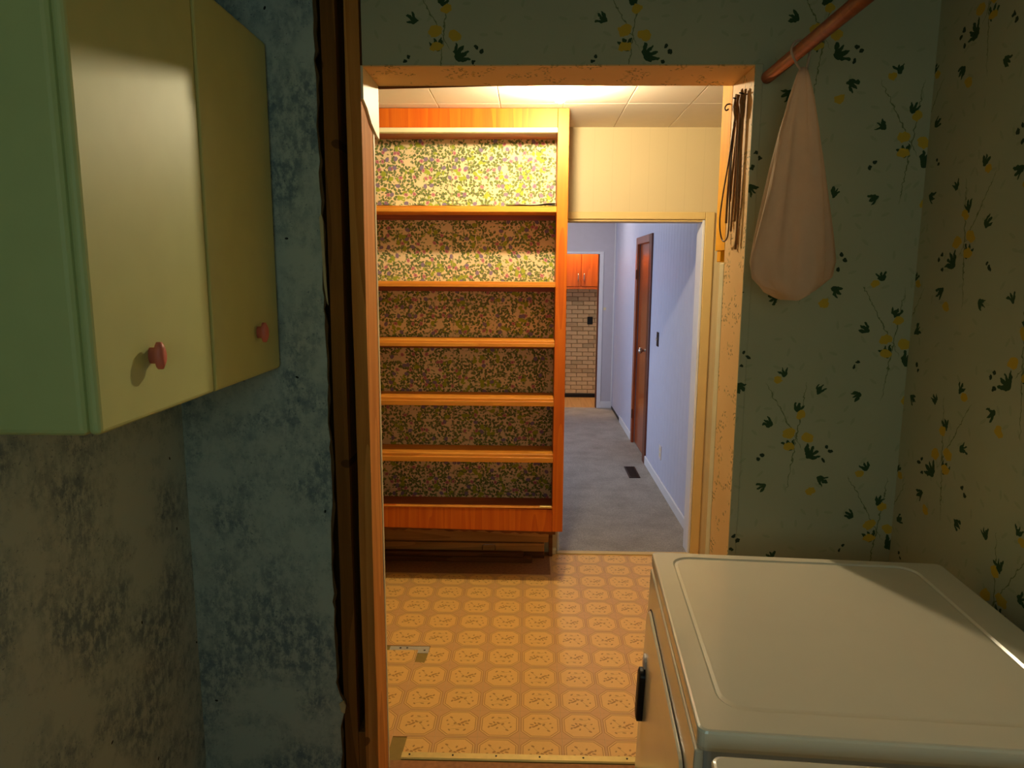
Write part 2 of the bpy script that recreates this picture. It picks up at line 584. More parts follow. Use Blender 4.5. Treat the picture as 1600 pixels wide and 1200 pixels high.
def put(name, mesh, mat_parent, loc, rz=0.0):
    o = bpy.data.objects.new(name, mesh)
    COL.objects.link(o)
    o.parent, o.location, o.rotation_euler = mat_parent, loc, (0, 0, rz)
    return o


# ------------------------------------------------------------------ key dimensions (metres)
CEIL = 2.44
YF, YB = 1.97, 2.17            # opening wall, near and far face
XL, XR = -0.459, 0.590         # opening sides
HEAD = 2.200                   # underside of the header
YD, YH = 3.993, 4.11           # doorway wall
XHR, YE, YK = 1.035, 8.58, 9.36
BX = 3.534                     # bookcase face
WL, WR, WR2, WB = -1.0, 1.06, 1.62, -1.25

# ------------------------------------------------------------------ setting: laundry side
struct('wall_left', bbox(WL - .1, WL, WB - .1, YD, 0, CEIL + .1), 'blue')
struct('wall_right', bbox(WR, WR + .1, WB - .1, YF, 0, CEIL + .1), 'green_paper')
struct('floor', bbox(WL - .1, WR + .1, WB - .1, YB - .012, -.1, 0), 'subfloor')
struct('ceiling', bbox(WL - .1, WR2 + .1, WB - .1, YB - .06, CEIL, CEIL + .1), 'ceil')
bm = bmesh.new()
box(bm, WL, -.45, WB - .1, WB, 0, CEIL)
box(bm, .45, WR, WB - .1, WB, 0, CEIL)
box(bm, -.45, .45, WB - .1, WB, 0, 1.3)
box(bm, -.45, .45, WB - .1, WB, 2.2, CEIL)
struct('wall_back', bm, 'green_paper')
win = struct('window_1', bbox(-.45, .45, WB - .06, WB - .05, 1.3, 2.2), 'glass')
for a in ((-.45, .45, 1.3, 1.345), (-.45, .45, 2.155, 2.2), (-.45, -.405, 1.345, 2.155), (.405, .45, 1.345, 2.155), (-.02, .02, 1.345, 2.155)):
    mk('window_frame', bbox(a[0], a[1], WB - .09, WB + .01, a[2], a[3], .004), 'white_trim', win)

# opening wall: papered header and right side, torn-open framing on the left
hdr = struct('wall_front', bbox(-.452, WR, YF, YB, HEAD, CEIL), 'green_paper')
bm = bmesh.new()
box(bm, XR + .004, WR, YF, YB - .004, 0, HEAD)
mk('papered_wall_panel', bm, 'green_paper', hdr)
mk('jamb_lining', bbox(XR, XR + .004, YF - .001, YB, 0, HEAD - .004, .001), 'lit_paper', hdr)
mk('header_lining', bbox(-.452, XR + .004, YF - .001, YB, HEAD - .004, HEAD, .001), 'lit_paper', hdr)
mk('corner_strip', bbox(XR, XR + .022, YF - .005, YF, 0, HEAD, .0015), 'green_paper', hdr)
mk('corner_strip', bbox(XR - .001, XR + .012, YB - .004, YB + .045, 0, 1.685, .001), 'ledge', hdr)
bm = bmesh.new()
hexa(bm, [(-.452, YB, HEAD - .012), (.12, YB, HEAD + .002), (.12, YB + .02, HEAD + .006), (-.452, YB + .02, HEAD - .008),
          (-.452, YB, HEAD + .06), (.12, YB, HEAD + .06), (.12, YB + .02, HEAD + .06), (-.452, YB + .02, HEAD + .06)])
mk('shim', bm, 'stud_dark', hdr)
# torn drywall on the left: ragged right edge
random.seed(3)
edge = []
z = 0.0
while z < CEIL:
    base = -.572 - .004 * (z / CEIL)
    if .40 < z < .95:
        base -= .007
    edge.append((base + random.uniform(-.0035, .003), z))
    z += random.uniform(.02, .05)
edge = [e for e in edge if not (.28 < e[1] < .36)]
edge += [(-.562, .35), (-.556, .33), (-.562, .30)]
edge.sort(key=lambda e: e[1])
edge.append((-.578, CEIL))
bm = bmesh.new()
prism(bm, [(WL, 0)] + edge + [(WL, CEIL)], YF - .012, YF)
dry = mk('drywall_panel', bm, 'blue', hdr)
bm = bmesh.new()
prism(bm, [(-.60, 0.02)] + [(x + random.uniform(.001, .010), zz) for x, zz in edge[1:-1]] + [(-.60, CEIL)], YF - .0085, YF - .0005)
mk('torn_paper_edge', bm, 'kraft', dry)
bm = bmesh.new()
prism(bm, [(-.578, 1.80), (-.573, 1.81), (-.568, 1.79), (-.567, 1.70), (-.565, 1.62), (-.562, 1.56), (-.566, 1.575), (-.572, 1.62), (-.574, 1.70)], YF - .017, YF - .012)
mk('torn_paper_flap', bm, 'gypsum', dry)
bm = bmesh.new()
prism(bm, [(-.572, .345), (-.558, .352), (-.552, .335), (-.556, .312), (-.566, .318)], YF - .018, YF - .011)
mk('torn_paper_flap', bm, 'gypsum', dry)


def stud(x0, x1, y0, y1, z0, z1, mat='stud', bev=.003):
    bm = bmesh.new()
    lv = 14
    loops = []
    for k in range(lv + 1):
        zz = z0 + (z1 - z0) * k / lv
        j = lambda: random.uniform(-.0012, .0012)
        loops.append([(x0 + j(), y0 + j(), zz), (x1 + j(), y0 + j(), zz), (x1 + j(), y1, zz), (x0, y1, zz)])
    loft(bm, loops)
    return mk('stud', bm, mat, hdr)


stud(-.561, -.522, YF, YF + .14, 0, CEIL, 'stud_shaded')
stud(-.498, XL, YF, YF + .137, 0, CEIL)
stud(-.64, -.60, YF, YF + .14, 0, CEIL, 'stud_shaded')
mk('blocking', bbox(-.522, -.498, YF + .004, YF + .135, 0, .235, .002), 'stud_shaded', hdr)
mk('wallboard_panel', bbox(WL, XL + .0015, YF + .143, YF + .158, 0, CEIL), 'ledge', hdr)
mk('wallboard_panel', bbox(WL, XL - .004, YF + .158, YF + .166, 0, CEIL), 'stud_dark', hdr)
# remnant of papered lining at the top of the left jamb
bm = bmesh.new()
prism(bm, [(YF + .005, HEAD), (YF + .005, 2.115), (YF + .05, 2.10), (YF + .10, 2.07), (YF + .165, 2.05), (YB, 2.045), (YB, HEAD)], XL, XL + .007, 'x')
mk('jamb_lining_remnant', bm, 'ledge', hdr)

# ------------------------------------------------------------------ setting: back room
vf = struct('floor', bbox(WL - .1, WR2 + .1, YB - .012, YD + .02, -.1, -.003), 'ply')
mk('exposed_subfloor', bbox(WL, .165, 3.66, YD, -.003, -.0005), 'subfloor', vf)
TX, TY, TX0, TY0 = .1525, .154, -.0205, 2.287


def tile_mesh(pts):
    bm = bmesh.new()
    prism(bm, pts, -.0025, .0, 'z')
    o = mk('floor_tile', bm, 'vinyl')
    me = o.data
    bpy.data.objects.remove(o)
    return me


hx, hy = TX / 2 - .0003, TY / 2 - .0003
full = tile_mesh([(-hx, -hy), (hx, -hy), (hx, hy), (-hx, hy)])
lost_top = tile_mesh([(-hx, -hy), (hx, -hy), (hx, hy - .034), (.02, hy - .036), (-hx, hy - .04)])
lost_left = tile_mesh([(-hx, -hy), (hx, -hy), (hx, hy), (-hx + .05, hy), (-hx + .046, -.02), (-hx + .042, -hy + .018), (-hx, -hy + .022)])
lost_corner = tile_mesh([(-hx + .048, -hy), (hx, -hy), (hx, hy), (-hx, hy), (-hx, hy - .003), (-hx + .052, hy - .003), (-hx + .05, 0)])
edge_row = tile_mesh([(-hx, -hy + .04), (hx, -hy + .04), (hx, hy), (-hx, hy)])
edge_row_cut = tile_mesh([(-hx + .050, -hy + .04), (hx, -hy + .04), (hx, hy), (-hx, hy), (-hx, hy - .003), (-hx + .052, hy - .003)])
for j in range(-1, 12):
    for i in range(-7, 11):
        x, y = TX0 + (i + .5) * TX, TY0 + (j + .5) * TY
        if x - hx < WL or x + hx > WR2:
            continue
        if j >= 9 and x < .16:
            continue
        if j == 11:
            continue
        me = full
        rot = [0, math.pi][(i + j) % 2]
        if (2 * i + 3 * j) % 5 == 0:
            rot += math.pi
        if j == -1:
            me, rot = (edge_row_cut if i == -3 else edge_row), 0
        elif (i, j) == (-4, 3):
            me, rot = lost_top, 0
        elif (i, j) == (-3, 3):
            me, rot = lost_left, 0
        put('floor_tile', me, vf, (x, y, 0), rot)
pl = mk('patch_plate', bbox(-.607, -.462, 2.866, 2.9, -.0028, -.0014), 'plate', vf)
mk('patch_plate', bbox(-.481, -.431, 2.845, 2.9, -.0026, -.0010), 'plate', vf)
for x, y in ((-.56, 2.885), (-.53, 2.886), (-.45, 2.868)):
    bm = bmesh.new()
    lathe(bm, [(.005, -.0026), (.005, -.0004), (.002, -.0002)], (x, y, 0), 8)
    mk('screw', bm, 'dark_metal', vf)

# brass transition strip and pale carpet strip
bm = bmesh.new()
prism(bm, [(YB - .006, 0), (YB - .002, .005), (YB + .022, .007), (YB + .026, 0)], -.427, .60, 'x')
ts = struct('trim_1', bm, 'brass')
for x in (-.40, -.25, -.10, .05, .20, .35):
    bm = bmesh.new()
    lathe(bm, [(.0035, .0), (.0035, .0078), (.0015, .0082)], (x, YB + .011, 0), 8)
    mk('screw', bm, 'dark_metal', ts)
struct('trim_2', bbox(.175, .98, YD - .03, YD + .012, -.002, .008, .003), 'cream_trim')
mk('casing_stub', bbox(.140, .172, YD - .035, YD + .01, 0, .03, .003), 'ledge', bpy.data.objects['trim_2'])

# ceiling of 12-inch tiles
ct = struct('ceiling', bbox(WL - .1, WR2 + .1, YB - .06, YD + .06, CEIL + .012, CEIL + .1), 'ceil')
bm = bmesh.new()
h, k = .1485, .2975
loft(bm, [[(-h, -k, .012), (-h, k, .012), (h, k, .012), (h, -k, .012)], [(-h, -k, .003), (-h, k, .003), (h, k, .003), (h, -k, .003)],
          [(-h + .0025, -k + .0025, 0), (-h + .0025, k - .0025, 0), (h - .0025, k - .0025, 0), (h - .0025, -k + .0025, 0)]])
o = mk('ceiling_tile', bm, 'ceil_tile')
tm = o.data
bpy.data.objects.remove(o)
CT = .298
for i in range(-4, 7):
    for j in range(-3, 1):
        x, y = -.145 + (i + .5) * CT, 3.455 + (j + .5) * CT * 2
        if x - h < WL - .3 or x + h > WR2 + .3 or y + k < YB or y - k > YD:
            continue
        put('ceiling_tile', tm, ct, (x, y, CEIL))

# far walls of the back room
DL, DR, DT = .178, .970, 1.950
bm = bmesh.new()
box(bm, WL, DL, YD, YH, 0, CEIL + .02)
box(bm, DR, WR2, YD, YH, 0, CEIL + .02)
box(bm, DL, DR, YD, YH, DT, CEIL + .02)
struct('wall_far', bm, 'cream')
struct('wall_right', bbox(WR2, WR2 + .1, YF, YH, 0, CEIL + .1), 'cream')
dc = struct('trim_3', bbox(DR, DR + .05, YD - .014, YD, 0, DT + .04, .003), 'cream_trim')
mk('casing_head', bbox(.19, DR - .001, YD - .014, YD, DT, DT + .04, .003), 'cream_trim', dc)
mk('jamb', bbox(DR - .014, DR, YD - .004, YH + .004, 0, DT, .002), 'white_trim', dc)
mk('jamb', bbox(DL, DL + .012, YD - .004, YH + .004, 0, DT, .002), 'white_trim', dc)
mk('head_jamb', bbox(DL + .012, DR - .014, YD - .004, YH + .004, DT - .012, DT, .002), 'cream_trim', dc)
mk('wall_strip', bbox(1.066, 1.098, YD - .012, YD, 0, CEIL, .003), 'cream_trim', dc)

# ------------------------------------------------------------------ setting: hall
struct('floor', bbox(-1.0, XHR + .1, YD + .012, YE + .02, -.1, .002), 'carpet')
struct('ceiling', bbox(-1.1, XHR + .6, YH - .04, YK + .1, CEIL + .0, CEIL + .1), 'ceil')
DY0, DY1, DZ = 6.05, 6.80, 1.945
bm = bmesh.new()
box(bm, XHR + .012, XHR + .1, YH, DY0, 0, CEIL)
box(bm, XHR + .012, XHR + .1, DY1, YE, 0, CEIL)
box(bm, XHR + .012, XHR + .1, DY0, DY1, DZ, CEIL)
wr = struct('wall_hall_right', bm, 'hall_blue')
y = YH
cuts = []
while y < YE - .02:
    y2 = min(y + .102, YE)
    z0 = 0
    if y2 > DY0 + .01 and y < DY1 - .01:
        z0 = DZ
    bm = bmesh.new()
    e = .0012
    prism(bm, [(XHR + .012, y), (XHR + .002, y), (XHR, y + .004), (XHR, y2 - .004), (XHR + .002, y2), (XHR + .012, y2)], z0, CEIL, 'z')
    mk('wall_panel', bm, 'hall_blue', wr)
    y = y2
bm = bmesh.new()
box(bm, -1.0, -.9, YH, 5.3, 0, CEIL)
box(bm, -1.0, -.9, 7.1, YE, 0, CEIL)
box(bm, -1.0, -.9, 5.3, 7.1, 2.1, CEIL)
box(bm, -1.0, -.9, 5.3, 7.1, 0, .3)
struct('wall_hall_left', bm, 'hall_grey')
w2 = struct('window_2', bbox(-.96, -.95, 5.3, 7.1, .3, 2.1), 'glass')
for a in ((5.3, 7.1, .3, .35), (5.3, 7.1, 2.05, 2.1), (5.3, 5.35, .35, 2.05), (7.05, 7.1, .35, 2.05), (6.18, 6.22, .35, 2.05)):
    mk('window_frame', bbox(-.98, -.89, a[0], a[1], a[2], a[3], .004), 'white_trim', w2)
OX, OZ = .845, 1.885
bm = bmesh.new()
box(bm, -.9, -.05, YE, YE + .1, 0, CEIL)
box(bm, OX, XHR + .1, YE, YE + .1, 0, CEIL)
box(bm, -.05, OX, YE, YE + .1, OZ, CEIL)
struct('wall_hall_end', bm, 'hall_grey')
oc = struct('trim_4', bbox(OX, OX + .05, YE - .012, YE, 0, OZ + .03, .003), 'white_trim')
mk('casing_head', bbox(-.05, OX, YE - .012, YE, OZ, OZ + .03, .003), 'white_trim', oc)
mk('jamb', bbox(OX - .012, OX, YE - .002, YE + .10, 0, OZ, .002), 'door_dark', oc)
mk('jamb', bbox(-.05, -.038, YE - .002, YE + .10, 0, OZ, .002), 'white_trim', oc)
struct('trim_5', bbox(XHR - .016, XHR, YE - .016, YE, 0, CEIL, .003), 'white_trim')
struct('baseboard_hall_end', bbox(OX + .05, XHR - .016, YE - .014, YE, 0, .085, .004), 'white_trim')
bb = struct('baseboard_hall_right', bbox(XHR - .014, XHR, YH, DY0 - .06, 0, .078, .005), 'white_trim')
mk('baseboard_piece', bbox(XHR - .014, XHR, DY1 + .05, 7.75, 0, .078, .005), 'white_trim', bb)
mk('bare_floor_gap', bbox(XHR - .006, XHR, 7.76, YE - .016, 0, .03), 'black', bb)

# hall door (closed, dark casing)
dr = struct('door_1', bbox(XHR + .016, XHR + .05, DY0 + .02, DY1 - .02, .012, DZ - .015, .003), 'door')
mk('casing', bbox(XHR - .016, XHR + .012, DY0 - .06, DY0 + .06, 0, DZ + .045, .004), 'door_dark', dr)
mk('casing', bbox(XHR - .016, XHR + .012, DY1 - .02, DY1 + .05, 0, DZ + .045, .004), 'door', dr)
mk('casing', bbox(XHR - .016, XHR + .012, DY0 + .06, DY1 - .02, DZ - .02, DZ + .045, .004), 'door', dr)
mk('door_stop', bbox(XHR + .0, XHR + .016, DY0 + .06, DY0 + .09, 0.01, DZ - .02, .003), 'door_dark', dr)
bm = bmesh.new()
loft(bm, [[(XHR + .018 - q, 6.25 + r * math.cos(6.2832 * k / 14), .975 + r * math.sin(6.2832 * k / 14)) for k in range(14)]
          for q, r in ((0, .030), (.006, .030), (.010, .013), (.035, .011), (.042, .022), (.055, .029), (.068, .025), (.075, .010))])
mk('door_knob', bm, 'chrome', dr, smooth=True)
for zz in (.25, 1.60):
    mk('hinge', bbox(XHR - .020, XHR - .014, DY1 - .035, DY1 - .015, zz, zz + .09, .002), 'dark_metal', dr)

# ------------------------------------------------------------------ setting: kitchen
struct('floor', bbox(-.6, XHR + .6, YE + .02, YK, -.1, .0), 'kit_floor')
bm = bmesh.new()
box(bm, -.6, XHR + .6, YK, YK + .1, 0, CEIL)
bw = struct('wall_kitchen', bm, 'mortar')
struct('baseboard_kitchen', bbox(-.55, XHR + .55, YK - .03, YK, 0, .05, .004), 'black')
struct('wall_kitchen_right', bbox(XHR + .5, XHR + .6, YE + .1, YK, 0, CEIL), 'hall_grey')
struct('wall_kitchen_left', bbox(-.7, -.6, YE + .1, YK, 0, CEIL), 'hall_grey')
BL, BHH = .150, .0565
bms = []
for q in range(2):
    bm = bmesh.new()
    box(bm, -BL / 2 + .005, BL / 2 - .005, -.014, .002, .004, BHH - .004)
    bmesh.ops.bevel(bm, geom=list(bm.edges), offset=.002, segments=1, affect='EDGES')
    o = mk('brick', bm, ['brick', 'brick_dark'][q])
    bms.append(o.data)
    bpy.data.objects.remove(o)
random.seed(11)
for r in range(26):
    for k in range(6):
        x = .27 + (k + .5 * (r % 2)) * BL
        put('brick', bms[random.random() < .16], bw, (x, YK - random.uniform(0, .003), .05 + r * BHH))


def dome_lamp(name, label, loc, r, mat):
    t = thing(name, label, 'lamp', loc)
    bm = bmesh.new()
    lathe(bm, [(r * 1.05, 0), (r * 1.08, -.012), (r * .98, -.022)], loc, 24)
    mk('lamp_base', bm, 'porcelain', t, smooth=False)
    bm = bmesh.new()
    lathe(bm, [(r * .96, -.022), (r * .9, -.045), (r * .65, -.07), (r * .3, -.085), (.004, -.09)], loc, 24)
    mk('lamp_dome', bm, mat, t, smooth=True)


dome_lamp('dome_lamp', 'round glass dome lamp on the hall ceiling near the end wall', (.35, 7.5, CEIL), .13, 'hall_lamp')
dome_lamp('dome_lamp', 'round glass dome lamp on the kitchen ceiling before the orange cabinet', (.55, 8.86, CEIL), .09, 'kitchen_lamp')

# kitchen wall cupboard
CY = 9.06
cb = thing('wall_cupboard', 'orange wooden kitchen wall cupboard hung on tan brick beyond the hall', 'cupboard', (.66, CY, 1.455))
mk('cupboard_body', bbox(.05, 1.27, CY + .02, YK - .015, 1.455, 2.16, .003), 'kit_wood', cb)
mk('bottom_rail', bbox(.05, 1.27, CY + .004, CY + .02, 1.455, 1.485, .002), 'kit_wood', cb)
for x0, x1 in ((.056, .355), (.359, .657), (.663, .961), (.965, 1.264)):
    d = mk('cupboard_door', bbox(x0, x1, CY, CY + .019, 1.488, 2.15, .004), 'kit_wood', cb)
    hxp = x1 - .035 if x1 < .66 and x0 > .3 or x1 < .36 else x0 + .035
    bm = bmesh.new()
    tube(bm, smoothpath([(hxp, CY, 1.655), (hxp, CY - .022, 1.645), (hxp, CY - .028, 1.605), (hxp, CY - .022, 1.565), (hxp, CY, 1.555)], 4), .0065, 8)
    mk('handle', bm, 'chrome', d, smooth=True)
pt = mk('socket_plate', bbox(.775, .845, YK - .030, YK - .0142, .985, 1.085, .004), 'black', origin=(.81, YK - .022, .985))
tag(pt, 'black socket plate on the tan brick kitchen wall', 'socket')

# small wall plates in the hall
sw = thing('light_switch', 'dark brown switch plate on the blue hall wall right of the door', 'switch', (XHR, 5.62, 1.08))
mk('plate', bbox(XHR - .007, XHR, 5.585, 5.655, 1.078, 1.192, .002), 'brown_plate', sw)
mk('toggle', bbox(XHR - .020, XHR - .006, 5.612, 5.628, 1.125, 1.148, .002), 'white_trim', sw)
ol = thing('wall_outlet', 'pale pink outlet plate low on the blue hall wall above the baseboard', 'outlet', (XHR, 5.337, .22))
mk('plate', bbox(XHR - .006, XHR, 5.30, 5.374, .222, .332, .002), 'white_plastic', ol)
for zz in (.245, .288):
    mk('socket_face', bbox(XHR - .0075, XHR - .005, 5.318, 5.356, zz, zz + .026, .001), 'ledge', ol)
o = mk('wall_plate', bbox(.905, .935, YE - .006, YE, 1.215, 1.245, .001), 'ledge', origin=(.92, YE - .003, 1.215))
tag(o, 'tiny pale wall plate on the end wall beside the kitchen opening', 'switch')

# floor register
vt = thing('floor_register', 'dark metal floor register sunk in the beige hall carpet', 'vent', (.877, 5.72, .002))
bm = bmesh.new()
for a in ((.832, .922, 5.555, 5.570), (.832, .922, 5.872, 5.887), (.832, .844, 5.570, 5.872), (.910, .922, 5.570, 5.872)):
    box(bm, a[0], a[1], a[2], a[3], .002, .007)
mk('register_frame', bm, 'dark_metal', vt)
mk('register_well', bbox(.844, .910, 5.57, 5.872, .0021, .0028), 'black', vt)
bm = bmesh.new()
hexa(bm, [(-.033, -.005, 0), (.033, -.005, 0), (.033, -.001, 0), (-.033, -.001, 0), (-.033, 0, .004), (.033, 0, .004), (.033, .004, .004), (-.033, .004, .004)])
o = mk('louvre', bm, 'dark_metal')
lm = o.data
bpy.data.objects.remove(o)
for k in range(16):
    put('louvre', lm, vt, (0, 5.58 + k * .0185 - 5.72, .0008))

# ------------------------------------------------------------------ built-in bookcase
bc = thing('built_in_bookcase', 'tall orange wooden built-in bookcase with five shelves and floral papered back', 'bookcase', (-.40, BX, .30))
BK = BX + .19
mk('back_panel', bbox(-.95, .16, BK, BK + .012, .36, CEIL - .02), 'dense_paper', bc)
mk('post', bbox(.131, .186, BX, BX + .02, .303, CEIL - .002, .0015), 'veneer', bc)
mk('post', bbox(-.985, -.93, BX, BX + .02, .315, CEIL - .002, .0015), 'veneer', bc)
mk('top_rail', bbox(-.9295, .1305, BX, BX + .02, 2.347, CEIL - .002, .0015), 'veneer', bc)
mk('top_ledge', bbox(-.9295, .1305, BX - .006, BX + .03, 2.325, 2.3465, .002), 'ledge', bc)
mk('top_board', bbox(-.93, .16, BX + .03, BK, 2.327, 2.343), 'pine_dark', bc)
bm = bmesh.new()
hexa(bm, [(-.9295, BX, .320), (.1305, BX, .303), (.1305, BX + .02, .303), (-.9295, BX + .02, .320), (-.9295, BX, .442), (.1305, BX, .424), (.1305, BX + .02, .424), (-.9295, BX + .02, .442)])
mk('bottom_rail', bm, 'veneer', bc)
mk('bottom_lip', bbox(-.9295, .1305, BX - .004, BX + .022, .4305, .438, .002), 'pine', bc)
mk('bottom_board', bbox(-.93, .16, BX + .022, BK, .405, .425), 'pine_dark', bc)
mk('side_panel', bbox(.160, .184, BX + .02, YD - .02, .305, CEIL - .002), 'pine_dark', bc)
mk('side_panel', bbox(-.98, -.952, BX + .02, BK + .012, .32, CEIL - .002), 'pine_dark', bc)
mk('side_lining', bbox(.131, .1595, BX + .0205, BK, .425, 2.32), 'pine_dark', bc)
for zt, zb in ((1.979, 1.948), (1.609, 1.582), (1.313, 1.281), (1.017, .976), (.722, .678)):
    s = mk('shelf', bbox(-.93, .1305, BX + .006, BK - .001, zb, zt, .002), 'pine', bc)
    mk('edge_strip', bbox(-.93, .1305, BX - .004, BX + .0055, zb + .001, zt - (zt - zb) * .36, .0015), 'pine', s)
    mk('cleat', bbox(-.93, .13, BK - .014, BK - .0005, zb - .026, zb - .0005), 'pine_dark', bc)
bm = bmesh.new()     # curled shelf-paper edge on the first shelf
loft(bm, [[(-.76 + .888 * k / 20, BX + .01, 1.981 + .003 * math.sin(k * 1.7) + (.012 if k > 14 else 0) * (k - 14) / 6) for k in range(21)],
          [(-.76 + .888 * k / 20, BX + .06, 1.982 + (.020 if k > 14 else 0) * (k - 14) / 6) for k in range(21)],
          [(-.76 + .888 * k / 20, BK - .002, 1.982 + (.022 if k > 14 else 0) * (k - 14) / 6) for k in range(21)]], False, False, False)
mk('shelf_paper', bm, 'ledge', bc)
mk('latch_plate', bbox(.065, .125, BX - .006, BX + .01, .436, .444, .001), 'brass', bc)
# rough torn underside and base
random.seed(5)
pts = [(-.93, .335)]
pts += [(-.93 + 1.08 * k / 40, .308 - .018 * k / 40 - random.uniform(0, .012)) for k in range(41)]
pts.append((.15, .335))
bm = bmesh.new()
prism(bm, pts, BX + .021, BX + .034)
mk('torn_backing', bm, 'stud_dark', bc)
mk('base_plank', bbox(-.93, .125, 3.885, 3.905, .103, .32, .003), 'plank', bc)
mk('base_plank', bbox(-.93, .10, 3.875, 3.90, .050, .099, .003), 'plank', bc)
mk('base_post', bbox(.128, .150, 3.93, 3.965, 0, .31, .002), 'stud_dark', bc)
mk('base_frame', bbox(-.93, .10, 3.902, 3.96, 0, .052), 'stud_dark', bc)
# loose dark boards on the floor under it
lb = mk('loose_board', bbox(-.90, .03, 3.828, 3.868, .0, .030, .004), 'stud_dark', origin=(-.43, 3.85, 0))
tag(lb, 'longer dark rough board lying on the floor under the bookcase', 'board', 'loose boards under the bookcase')
lb = mk('loose_board', bbox(-.92, -.02, 3.835, 3.872, .031, .056, .004), 'stud_dark', origin=(-.47, 3.85, .031))
tag(lb, 'dark rough board stacked on top of the longer one under the bookcase', 'board', 'loose boards under the bookcase')
bm = bmesh.new()
tube(bm, smoothpath([(-.26, 3.868, .060), (-.258, 3.864, .085), (-.250, 3.862, .094), (-.19, 3.866, .093), (-.185, 3.866, .06)], 5), .0022, 6)
o = mk('wire_staple', bm, 'chrome', origin=(-.22, 3.866, .058), smooth=True)
tag(o, 'bent pale wire standing against the planks below the bookcase', 'wire')

# ------------------------------------------------------------------ bare bulb
BP = (.122, 3.10, 2.392)
lt = thing('ceiling_bulb', 'lit bare bulb in a porcelain socket on the tiled ceiling', 'light', (BP[0], BP[1], CEIL))
bm = bmesh.new()
lathe(bm, [(.058, CEIL), (.060, CEIL - .006), (.056, CEIL - .014), (.030, CEIL - .018), (.018, CEIL - .030)], (BP[0], BP[1], 0), 20)  # socket rim made wide to shade the ceiling around the bulb
mk('socket', bm, 'porcelain', lt, smooth=False)
bm = bmesh.new()
lathe(bm, [(.013, .022), (.017, .018), (.025, .010), (.030, -.002), (.028, -.013), (.020, -.024), (.009, -.030), (.001, -.0315)], BP, 14)
mk('bulb', bm, 'bulb', lt, smooth=True)

# ------------------------------------------------------------------ yellow board behind the right jamb
yb = thing('fixed_board', 'bright yellow varnished upright board behind the right side of the opening', 'board', (XR - .01, YB + .055, 1.69))
bm = bmesh.new()
prism(bm, [(YB + .0, CEIL - .002), (YB + .0, 1.725), (YB + .105, 1.725), (YB + .105, CEIL - .002)], XR - .001, XR + .019, 'x')
mk('upright', bm, 'board', yb)
mk('tab', bbox(XR + .001, XR + .016, YB + .046, YB + .09, 1.69, 1.7245, .002), 'board', yb)
bm = bmesh.new()
tube(bm, smoothpath([(XR - .001, YB + .02, 2.15), (XR - .010, YB + .02, 2.148), (XR - .016, YB + .018, 2.138), (XR - .013, YB + .012, 2.130), (XR - .007, YB + .010, 2.134)], 4), .0022, 6)
mk('hook', bm, 'dark_metal', yb, smooth=True)

# ------------------------------------------------------------------ cords on the right jamb
cd = thing('cord_bundle', 'bundle of brown cords tied at the top and hanging on the right jamb', 'cord', (XR - .012, 2.08, 1.72))
random.seed(9)
for k, (y0, y1, zb) in enumerate(((2.018, 2.030, 1.735), (2.024, 2.052, 1.80), (2.032, 2.040, 1.722), (2.078, 2.072, 1.775), (2.086, 2.104, 1.86), (2.092, 2.122, 1.80))):
    pts = []
    x = XR - .007 - .004 * (k % 2)
    for q in range(9):
        t = q / 8
        pts.append((x - .003 * math.sin(3 * t + k), y0 + (y1 - y0) * t + .006 * math.sin(5 * t + k), 2.150 + (zb - 2.150) * t))
    bm = bmesh.new()
    tube(bm, smoothpath(pts, 3), .0034, 7)
    mk('cord', bm, 'cord', cd, smooth=True)
for y0 in (2.026, 2.084):
    for a in (-.5, .35, 1.1):
        bm = bmesh.new()
        tube(bm, [(XR - .012, y0 - .014 * math.cos(a), 2.115 - .03 * math.sin(a) - .012), (XR - .016, y0, 2.118), (XR - .012, y0 + .014 * math.cos(a), 2.115 + .03 * math.sin(a) + .012)], [.003, .006, .002], 6)
        mk('tie', bm, 'cord', cd, smooth=True)
bm = bmesh.new()
tube(bm, smoothpath([(XR - .014, 2.085, 2.09), (XR - .016, 2.115, 1.98), (XR - .020, 2.152, 1.87), (XR - .022, 2.158, 1.80), (XR - .018, 2.135, 1.752), (XR - .014, 2.098, 1.758), (XR - .014, 2.088, 1.81), (XR - .013, 2.102, 1.93), (XR - .012, 2.10, 2.05)], 6), .0022, 6)
mk('wire_loop', bm, 'wire', cd, smooth=True)
for y0 in (2.026, 2.084):
    bm = bmesh.new()
    tube(bm, [(XR + .0, y0, 2.138), (XR - .022, y0, 2.142)], .002, 6)
    mk('nail', bm, 'dark_metal', cd)

# ------------------------------------------------------------------ rod with hanging cloth
rd = thing('clothes_rod', 'reddish brown wooden rod running from the papered wall at upper right', 'rod', (.622, 1.95, 2.165))
bm = bmesh.new()
tube(bm, [(.622, YF - .006, 2.165), (.622, 1.0, 2.165)], .016, 14)
mk('pole', bm, 'pine_dark', rd, smooth=True)
mk('hanger_strap', bbox(.612, .632, 1.02, 1.024, 2.150, CEIL, .001), 'dark_metal', rd)
cl = thing('hanging_cloth', 'pale gathered cloth bag hanging from the rod beside the right jamb', 'cloth', (.64, 1.74, 1.60))
bm = bmesh.new()
loops = []
prof = ((2.128, .008, .007), (2.11, .014, .010), (2.06, .028, .018), (1.98, .046, .028), (1.90, .060, .036), (1.82, .072, .042), (1.74, .084, .048), (1.68, .092, .052), (1.64, .088, .050), (1.615, .066, .040), (1.602, .035, .022))
for i, (zz, a, b) in enumerate(prof):
    l = []
    for k in range(48):
        t = 6.2832 * k / 48
        fo = 1 + .10 * math.sin(7 * t + i * .35) + .06 * math.sin(11 * t - i * .5)
        sag = .012 * math.sin(2 * t + 1) * (i / 10)
        l.append((.634 + a * fo * math.cos(t), 1.74 + b * fo * math.sin(t), zz + sag))
    loops.append(l)
loft(bm, loops)
